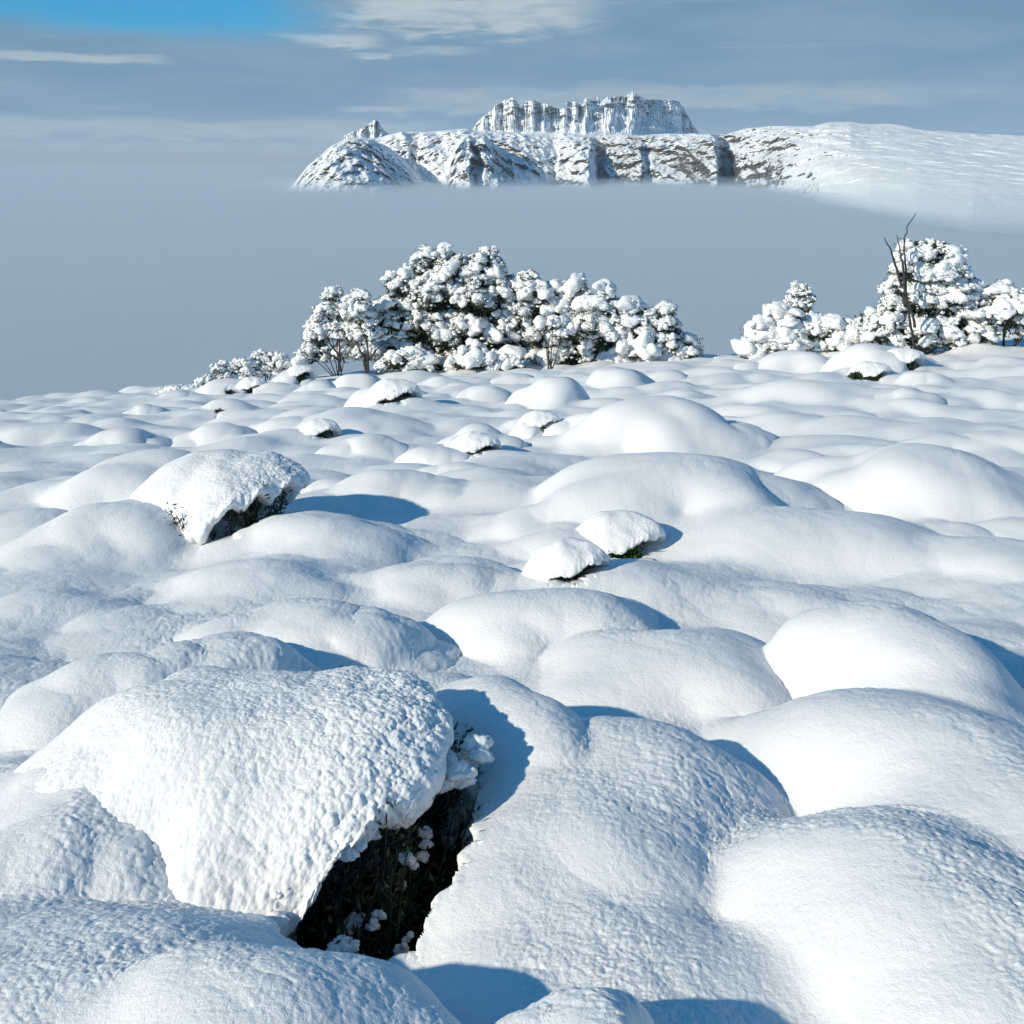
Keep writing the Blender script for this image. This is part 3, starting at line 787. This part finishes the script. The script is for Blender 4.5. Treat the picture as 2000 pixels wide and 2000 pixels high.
def snow_cap(parent, cx, cy_, rx, ry, ztop, zrim, n_th=1100, n_s=560, p=2.5, seed=0, grain=1.0, lob=1.0, peak=(0, 0)):
    """thick cap of snow lying on a bush: rounded above, ragged overhanging rim curling under"""
    th = np.linspace(0, 2 * math.pi, n_th, endpoint=False)
    s = np.linspace(0.0, 1.38, n_s)
    TH, S = np.meshgrid(th, s)
    rim = np.array([zrim(a) for a in th])
    kk_ = np.hanning(n_th // 14); kk_ /= kk_.sum(); rim = np.convolve(np.concatenate([rim] * 3), kk_, 'same')[n_th:2 * n_th]
    ca, sa = np.cos(th), np.sin(th)
    rimn = rim + lob * 0.05 * rx / .5 * fbm(ca * 4 + 9, sa * 4 + 3, 3, seed + 31)
    R = 1 + 0.07 * fbm(ca * 1.3 + 5, sa * 1.3, 2, seed + 30) + lob * 0.05 * fbm(ca * 7, sa * 7, 3, seed + 33) * sstep(rim, rim.min() + .02, rim.min() + .3) * sstep(S, 0.75, 1.0)
    a = np.clip(S, 0, 1) * math.pi / 2
    rad = np.sin(a) ** (2 / p) ; hz_ = np.cos(a) ** (2 / p)
    rad = np.where(S > 1, 1 - (S - 1) ** 1.6 * 1.6, rad)
    Xc = cx + rx * R * rad * np.cos(TH) + peak[0] * hz_ ; Yc = cy_ + ry * R * rad * np.sin(TH) + peak[1] * hz_
    rimn = rim + (rimn - rim) * sstep(S, .7, 1.0)
    Z = rimn + (ztop - rimn) * hz_
    Z = np.where(S > 1, rimn + 0.03 * (S - 1) - 0.04 * rx / .5 * np.sin(np.clip((S - 1) * 9, 0, math.pi)) * lob, Z)
    # lumps: broad, then clods and hoar grain, stronger toward the right and the rim
    P = [Xc, Yc, Z]
    dTh = [np.roll(q, -1, 1) - np.roll(q, 1, 1) for q in P]; dS = [np.gradient(q, axis=0) for q in P]
    N = np.stack([dTh[1] * dS[2] - dTh[2] * dS[1], dTh[2] * dS[0] - dTh[0] * dS[2], dTh[0] * dS[1] - dTh[1] * dS[0]], -1)
    N = -N / (np.linalg.norm(N, axis=-1)[..., None] + 1e-9)
    N[0] = (0, 0, 1)
    k = rx / .5
    rough = np.clip(0.35 + 0.65 * sstep(np.cos(TH) * S, -0.1, 0.7) + 0.5 * sstep(rim, rim.min() + .02, rim.min() + .3) * sstep(S, .4, 1), 0, 1.3)
    D = 0.020 * k * fbm3(Xc * 4 / k, Yc * 4 / k, Z * 4 / k, 2, seed + 1)
    for f, am, q in ((7, .016, 0), (14, .012, 1), (30, .007, 2), (60, .0045, 3), (120, .0028, 4)):
        nn = perlin3(Xc * f / k, Yc * f / k, Z * f / k, seed + 10 + q)
        D = D + am * .8 * k * grain * (np.sqrt(np.abs(nn) + .02) - .45) * rough
    for f, am, q in ((52, .0065, 1), (115, .0042, 2)):
        a1 = lumps(Xc * f / k + Z * 11, Yc * f / k, q * 17 + seed); a2 = lumps(Xc * f / k, Z * f / k, q * 23 + seed)
        wz = np.clip(np.abs(N[..., 2]) * 1.4, 0, 1)
        D = D + am * k * grain * (a1 * wz + a2 * (1 - wz)) * rough
    V = np.stack(P, -1) + N * D[..., None]
    # blend the pole
    V[0] = V[0].mean(0)
    g = np.arange(n_th * n_s).reshape(n_s, n_th); g2 = np.roll(g, -1, 1)
    Q = np.stack([g[:-1], g[1:], g2[1:], g2[:-1]], -1).reshape(-1, 4)
    return mesh_np('snow_cap', V.reshape(-1, 3) - np.array(parent.location), Q, M_SNOW, parent)

def buried_bush(name, label, cat, base, cap, tufts, group=None, seed=0, leaf=.02, mat=None, clods=(), floor_z=None):
    rs = np.random.RandomState(seed)
    root = thing(name, label, cat, base, group)
    if cap: snow_cap(root, *cap[:6], **cap[6])
    st, lf = Soup(), Soup()
    b = np.array(base, float)
    for (x, y, z, r, n) in tufts:
        c = np.array([x, y, z])
        for k in range(max(3, int(n / 90))):
            tip = c + rs.normal(size=3) * r * .8
            b0 = np.array([b[0] + (x - b[0]) * .55 + rs.normal() * r * .5, b[1] + (y - b[1]) * .55 + rs.normal() * r * .5, b[2]])
            mid = (tip + b0) / 2 + rs.normal(size=3) * r * .35
            tt = np.linspace(0, 1, 8)[:, None]
            st.tube((1 - tt) ** 2 * b0 + 2 * tt * (1 - tt) * mid + tt ** 2 * tip, np.linspace(.004 + r * .02, .0015, 8), 5)
            # needle-leaved shoots along the twig
            m = int(n / max(3, int(n / 90)))
            tq = rs.uniform(.35, 1.0, size=(m, 1))
            cc = (1 - tq) ** 2 * b0 + 2 * tq * (1 - tq) * mid + tq ** 2 * tip + rs.normal(size=(m, 3)) * r * .16
            dd = rs.normal(size=(m, 3)) + (tip - mid) / (np.linalg.norm(tip - mid) + 1e-6) * .8
            lf.leaves(cc, dd, leaf * rs.uniform(.6, 1.4, size=m), .16, rs)
    st.build('branches', M_BARK, root); lf.build('foliage', mat or M_LEAF, root, smooth=False)
    if clods:
        for (x, y, z, r) in clods:
            sn = Soup()
            for q in range(5):
                T, Fc = blob_template(4, rs.randint(60), .5)
                sn.add(T * r * rs.uniform(.4, .9) * np.array([1, .9, .8]) + np.array([x, y, z]) + rs.normal(size=3) * r * .6, Fc)
            sn.build('snow_clod', M_SNOW, root)
    return root

def rimf(spec):
    """rim height by bearing in degrees (0 = to the right, -90 = towards the camera)"""
    sp = sorted(spec); A = [a for a, _ in sp]; Z = [z for _, z in sp]
    A = [A[-1] - 360] + A + [A[0] + 360]; Z = [Z[-1]] + Z + [Z[0]]
    return lambda th: float(np.interp((math.degrees(th) + 180) % 360 - 180, A, Z))
_c = pt
buried_bush('snow_capped_bush', 'heath bush in the front left under a huge snow cap, dark hollow on its right', 'bush', (-.48, 2.5, -.62),
    (-.87, 2.62, .69, .54, .115, rimf([(-180,-.55),(-100,-.50),(-74,-.24),(-52,-.09),(-42,-.01),(-13,.02),(10,.02),(30,-.04),(60,-.35),(90,-.5)]), dict(p=2.25, seed=3, peak=(.14, .06), grain=.72, lob=.8)),
    [(-.32,2.36,-.14,.10,900),(-.22,2.46,-.10,.09,900),(-.17,2.62,-.06,.08,800),(-.38,2.34,-.28,.09,600),(-.30,2.45,-.25,.14,900),(-.13,2.78,.0,.05,400),(-.3,2.6,-.2,.15,900),(-.45,2.45,-.2,.15,900)],
    seed=5, leaf=.021, clods=[(-.87 + .665 * math.cos(math.radians(a_)), 2.62 + .52 * math.sin(math.radians(a_)), z_, r_) for a_, z_, r_ in ((-64, -.15, .030), (-56, -.10, .026), (-49, -.065, .034), (-42, -.03, .024), (-35, -.02, .036), (-27, .0, .026), (-18, .005, .034), (-8, .015, .030), (4, .02, .034))] + [(-.30, 2.30, -.20, .016), (-.36, 2.34, -.24, .02), (-.22, 2.52, -.18, .022), (-.27, 2.44, -.22, .014), (-.14,2.56,-.05,.045),(-.08,2.66,-.04,.05),(-.36,2.20,-.17,.03),(-.24,2.40,-.13,.02),(-.24,2.32,-.26,.018)])
buried_bush('heath_tuft', 'sunlit green heath shoot hanging below the edge of the huge front left snow cap', 'heath plant', (-.29,2.38,-.35), None, [(-.272,2.33,-.055,.022,260)], seed=9, leaf=.012, mat=M_LEAFG)
_b = np.array(THIT['cap'])
buried_bush('snow_capped_bush', 'snow-capped heath bush at the middle left with a small dark opening under its right side', 'bush', (_b[0] + .3, _b[1] + .5, _b[2] - .45),
    (_b[0] + .0, _b[1] + .62, .62, .60, pt(340, 886, _b[1] + .7)[2], rimf([(-180,_b[2]-.4),(-100,_b[2]-.35),(-84,_b[2]-.05),(-65,_b[2]+.13),(-20,_b[2]+.19),(20,_b[2]+.1),(50,_b[2]-.2),(90,_b[2]-.4)]), dict(p=2.05, seed=8, n_th=600, n_s=340, peak=(.05, .1), grain=.55)),
    [(_b[0]+.18,_b[1]+.14,_b[2]+.05,.12,700),(_b[0]+.36,_b[1]+.25,_b[2]+.08,.13,900),(_b[0]+.48,_b[1]+.45,_b[2]+.12,.12,700)], seed=6, leaf=.03)
def tuft(key, n, label, leaf=.025, mat=None, cap=0.0, grp='heath tufts showing at the foot of snow pillows'):
    x, y, z = THIT[key]; r = TUFTS[key][2]
    rs = np.random.RandomState(len(label) * 13 + n)
    root = thing('heath_tuft', label, 'heath plant', (x, y + r * .4, z - r * 1.0), grp)
    st, lf = Soup(), Soup()
    for k in range(14):
        tip = np.array([x, y + r * .35, z - r * .1]) + rs.normal(size=3) * np.array([.45, .25, .35]) * r
        st.tube([np.array(root.location), (np.array(root.location) + tip) / 2 + rs.normal(size=3) * r * .15, tip], [r * .05, r * .035, r * .015], 5)
    d = rs.normal(size=(n, 3)); d /= np.linalg.norm(d, axis=1)[:, None]
    rad = rs.uniform(.3, 1, size=(n, 1)) * (1 + .3 * fbm3(d[:, 0] * 2, d[:, 1] * 2, d[:, 2] * 2, 2, 5))[:, None]
    C = np.array([x, y + r * .42, z - r * .22]) + d * rad * np.array([.62, .5, .55]) * r
    lf.leaves(C, d + rs.normal(size=d.shape) * .6, leaf * rs.uniform(.6, 1.4, size=n), .2, rs)
    st.build('branches', M_BARK, root); lf.build('foliage', mat or M_LEAF, root, smooth=False)
    if cap:
        q = r * cap
        snow_cap(root, x - .35 * q, y + r * .3 + 1.25 * q, 2.2 * q, 1.6 * q, z + 1.15 * q,
                 rimf([(-180, z - 2 * q), (-128, z - 1.2 * q), (-112, z + .1 * q), (-85, z + .20 * q), (-55, z + .60 * q), (-25, z + .62 * q), (0, z - .1 * q), (40, z - 2 * q)]),
                 n_th=300, n_s=170, p=2.1, seed=n % 50, grain=.45, lob=.7, peak=(.1 * q, .2 * q))
tuft('green', 2600, 'bright green heath tuft in a hollow of the broad snow ridge right of centre', .02, M_LEAFG, cap=.75)
tuft('foot', 1500, 'dark heath tuft at the foot of the snow ridge left of the bright green one', .02, cap=.8)
tuft('blue', 1600, 'dark heath tuft under the right end of a snow pillow casting a blue shadow', .035, cap=.85)
tuft('left', 900, 'small dark heath tuft at the foot of a pillow in the left middle distance', .03, cap=.85)
tuft('brown', 900, 'brownish heath tuft low on a rounded pillow near the centre', .03, M_LEAFO, cap=.85)
tuft('side', 900, 'dark heath tuft on the side of a pillow just right of centre', .03, cap=.85)
tuft('pl1', 1500, 'dark heath under the right end of a pillow below the broad yellowish sapling', .035, cap=.85)
tuft('pl2', 900, 'small dark heath patch in the middle of a pillow below the broad yellowish sapling', .035)
tuft('foot2', 1500, 'dark heath showing under a pillow at the foot of the leftmost tall tree', .035, cap=.85)
tuft('r1', 1500, 'dark heath on the snow bank below the right edge tree, farther from the tree', .04)
tuft('r2', 1500, 'dark heath beside the blue shadow below the right edge tree', .04, cap=.85)
tuft('r3', 1800, 'dark heath under the snow bank at the foot of the right edge tree', .04, cap=.85)
tuft('cleft', 500, 'tiny dark heath tip in the cleft behind the front left bush', .012)
tuft('speck', 400, 'speck of dark heath under a far left pillow', .03)
snow_plant('snowy_tree', 'slender upright snow-laden tree with a bare dark trunk, leftmost tall tree of the clump', 'tree', 25.4, 662, 722,
    [(650,575,14,16),(643,615,26,26),(660,650,24,26),(625,655,26,26),(672,690,22,22),(618,690,30,22),(605,695,18,16)], blob=(.07,.20), leaf=.05, leafn=45, inner=.25, seed=11,
    stems=[[(664,725,-.3),(663,690,-.35),(661,640,-.2),(659,600,0),(655,575,0)],[(664,700,-.3),(645,670,-.4),(630,650,-.2)],[(664,705,-.3),(640,690,-.4),(622,680,-.2)]], group='snow-laden trees on the ridge')
snow_plant('snowy_tree', 'slim snowy tree standing between the leftmost tall tree and the big rounded bush', 'tree', 25.2, 718, 720,
    [(706,582,13,16),(700,615,26,24),(718,650,24,28),(695,655,24,24),(715,690,26,18),(688,590,12,12)], blob=(.07,.20), leaf=.05, leafn=50, inner=.35, seed=12, mat=M_LEAFO,
    stems=[[(719,725,-.3),(718,680,-.35),(712,640,-.2),(708,600,0)],[(719,705,-.3),(700,680,-.4),(690,660,-.2)],[(719,705,-.3),(735,685,-.4),(748,672,-.2)]], group='snow-laden trees on the ridge')
snow_plant('snowy_bush', 'tallest and widest rounded evergreen bush heaped with snow in the middle of the ridge', 'bush', 26.0, 880, 728,
    [(838,520,26,28),(880,530,36,34),(945,520,32,32),(790,565,34,34),(850,580,52,46),(930,580,56,50),(985,575,36,40),(770,620,40,40),(830,640,50,46),(900,650,56,50),(965,655,46,50),(1010,640,34,50),(780,690,40,32),(860,700,50,30),(940,705,44,28),(768,548,10,14),(830,497,8,9),(868,500,10,10),(957,497,9,12)],
    blob=(.07,.28), leaf=.05, leafn=170, inner=2.2, dens=1.05, seed=13, group='snow-laden bushes on the ridge')
snow_plant('snowy_bush', 'shaded snowy bush leaning against the right of the tallest rounded bush', 'bush', 25.9, 1080, 728,
    [(1035,560,24,30),(1020,600,30,36),(1075,600,38,38),(1050,645,40,42),(1115,640,44,42),(1080,690,46,34),(1122,568,14,14),(1135,690,34,34)],
    blob=(.09,.36), leaf=.05, leafn=180, inner=2.4, dens=1.0, seed=14, group='snow-laden bushes on the ridge')
snow_plant('snowy_bush', 'low snowy bush with fat snow pillows at the right end of the central clump', 'bush', 25.6, 1260, 728,
    [(1160,600,28,26),(1150,640,30,30),(1190,615,30,30),(1235,625,34,30),(1285,630,30,26),(1190,660,40,32),(1250,670,44,36),(1310,665,30,34),(1200,700,36,24),(1280,700,44,26),(1335,690,28,32),(1183,580,9,18),(1304,606,9,9)],
    blob=(.10,.38), leaf=.05, leafn=170, inner=2.2, dens=1.05, seed=15, group='snow-laden bushes on the ridge')
snow_plant('snowy_sapling', 'small snow-topped sapling with a curved bare trunk in front of the central bushes', 'sapling', 24.6, 1074, 736,
    [(1080,632,28,18),(1098,650,14,14),(1062,640,12,14)], blob=(.12,.28), leaf=.045, leafn=90, inner=.5, seed=16, mat=M_LEAFO,
    stems=[[(1090,738,-.1),(1078,722,-.2),(1071,700,-.3),(1071,675,-.3),(1075,655,-.1)],[(1068,738,-.1),(1072,718,-.2),(1071,700,-.3)]], group='saplings on the ridge')
snow_plant('snowy_bush', 'low snow-covered bush in front of the tallest rounded bush, left side', 'bush', 24.9, 800, 728,
    [(792,705,26,20),(760,712,18,16),(825,712,22,18)], blob=(.12,.32), leaf=.05, leafn=60, inner=.5, seed=17, group='snow-laden bushes on the ridge')
snow_plant('snowy_bush', 'low dark-bellied snowy bush in front of the tallest rounded bush, right side', 'bush', 24.9, 950, 732,
    [(925,700,28,26),(960,712,24,20),(995,712,22,20),(900,712,18,16)], blob=(.12,.32), leaf=.05, leafn=90, inner=1.0, seed=18, group='snow-laden bushes on the ridge')
snow_plant('snowy_sapling', 'small bushy sapling dusted with snow, second from the left of the ridge saplings', 'sapling', 24.4, 432, 752,
    [(432,722,12,14),(436,738,12,12)], blob=(.06,.15), leaf=.04, leafn=50, inner=.4, seed=21, mat=M_LEAFO, group='saplings on the ridge')
snow_plant('snowy_sapling', 'broad yellowish sapling dusted with snow left of the feathery one', 'sapling', 24.6, 472, 752,
    [(460,722,14,14),(478,712,13,14),(488,730,14,14),(468,738,18,12)], blob=(.06,.16), leaf=.04, leafn=60, inner=.5, seed=22, mat=M_LEAFO, group='saplings on the ridge')
snow_plant('snowy_sapling', 'feathery grey sapling dusted with snow left of the leftmost tall tree', 'sapling', 24.8, 520, 748,
    [(512,697,13,10),(528,706,16,14),(518,724,14,18),(546,698,8,9)], blob=(.05,.15), leaf=.04, leafn=50, inner=.3, seed=23, group='saplings on the ridge')
snow_plant('snowy_bush', 'small snowy bush tucked beside the foot of the leftmost tall tree', 'bush', 24.9, 562, 738,
    [(558,712,18,14),(580,712,14,12),(545,722,14,12)], blob=(.10,.24), leaf=.045, leafn=60, inner=.5, seed=24, group='snow-laden bushes on the ridge')
snow_plant('snowy_bush', 'tiny snow-dusted bush on the ridge, furthest left but one', 'bush', 23.8, 398, 758,
    [(396,746,12,7),(409,742,8,6)], blob=(.05,.12), leaf=.04, leafn=60, inner=.5, seed=25, group='snow-laden bushes on the ridge')
snow_plant('snowy_bush', 'low olive bush with little snow at the left end of the ridge', 'bush', 23.4, 330, 776,
    [(320,768,12,8),(345,764,12,8),(366,764,12,8)], blob=(.06,.14), leaf=.04, leafn=70, inner=.7, seed=26, mat=M_LEAFO, group='snow-laden bushes on the ridge')
snow_plant('snowy_sapling', 'feathery snow-dusted sapling rising above the low bush near the right edge', 'sapling', 24.2, 1562, 690,
    [(1562,572,16,16),(1556,598,22,18),(1582,588,9,12),(1566,622,24,18),(1538,586,6,8)], blob=(.05,.14), leaf=.045, leafn=45, inner=.2, seed=31,
    stems=[[(1562,680,0),(1563,640,0),(1562,600,0),(1561,575,0)],[(1562,650,0),(1575,620,0),(1584,590,0)],[(1562,650,0),(1548,620,0),(1538,585,0)],[(1562,660,0),(1570,620,0),(1572,590,0)]], group='saplings on the ridge')
snow_plant('snowy_bush', 'snow-heaped low bush under the feathery sapling near the right edge', 'bush', 23.8, 1520, 712,
    [(1485,645,18,20),(1500,670,30,26),(1470,688,24,20),(1540,650,30,24),(1545,680,34,26),(1590,650,30,28),(1525,612,12,12)],
    blob=(.12,.36), leaf=.05, leafn=65, inner=.6, seed=32, group='snow-laden bushes on the ridge')
snow_plant('snowy_bush', 'rounded snowy bush between the feathery sapling bush and the tall tree at the right', 'bush', 23.6, 1640, 700,
    [(1625,650,26,30),(1655,655,26,26),(1690,640,30,30),(1640,680,34,20)], blob=(.12,.38), leaf=.05, leafn=65, inner=.7, seed=33, group='snow-laden bushes on the ridge')
snow_plant('snowy_tree', 'tall snow-plastered tree at the right edge with dead twigs sticking out', 'tree', 22.6, 1800, 700,
    [(1790,500,30,30),(1775,540,34,34),(1830,520,44,50),(1765,575,34,34),(1745,600,26,26),(1800,590,46,46),(1860,580,50,60),(1750,640,44,30),(1800,650,50,36),(1880,650,56,50),(1720,655,30,20)],
    blob=(.10,.30), leaf=.055, leafn=75, inner=.9, seed=34, mat=M_LEAF,
    stems=[[(1790,700,-.5),(1780,640,-.8),(1770,580,-.8),(1768,520,-.6),(1766,470,-.5),(1772,445,-.5),(1788,418,-.5)],
           [(1768,600,-.8),(1764,520,-.7),(1758,490,-.7),(1752,460,-.7)],[(1762,560,-.7),(1748,515,-.7),(1738,485,-.7),(1727,463,-.7)],
           [(1788,640,-.9),(1775,590,-.9),(1755,565,-.8)]], group='snow-laden trees on the ridge')
snow_plant('snowy_sapling', 'tiny lone snow-dusted sapling on the ridge between the two clumps', 'sapling', 25.0, 1405, 722,
    [(1405,708,6,8),(1405,715,8,8)], dens=3, blob=(.05,.10), leaf=.04, leafn=30, inner=.3, seed=35, group='saplings on the ridge')
snow_plant('snowy_bush', 'snow-covered bush beyond the right edge tree', 'bush', 22.4, 1960, 690,
    [(1960,610,50,55),(2010,640,40,45)], blob=(.14,.36), leaf=.05, leafn=60, inner=.6, seed=36, group='snow-laden bushes on the ridge')

# ------------------------------------------------------------------ thin air haze round everything
def build_haze():
    x, y0, y1, z0, z1 = 36000, -60, 28000, EYE - 115, EYE + 900
    V = np.array([[-x, y0, z0], [x, y0, z0], [x, y1, z0], [-x, y1, z0], [-x, y0, z1], [x, y0, z1], [x, y1, z1], [-x, y1, z1]], float)
    Q = np.array([[0, 3, 2, 1], [4, 5, 6, 7], [0, 1, 5, 4], [1, 2, 6, 5], [2, 3, 7, 6], [3, 0, 4, 7]])
    m, t = material('haze_air')
    p = t.n('ShaderNodeVolumePrincipled', {'Color': (0.80, 0.90, 1.0), 'Density': 0.000028, 'Anisotropy': 0.0})
    t.n('ShaderNodeOutputMaterial', {'Volume': p.outputs[0]})
    tag(mesh_np('haze', V, Q, m, smooth=False), 'thin bluish air between the viewer and the far mountains', kind='stuff')
build_haze()
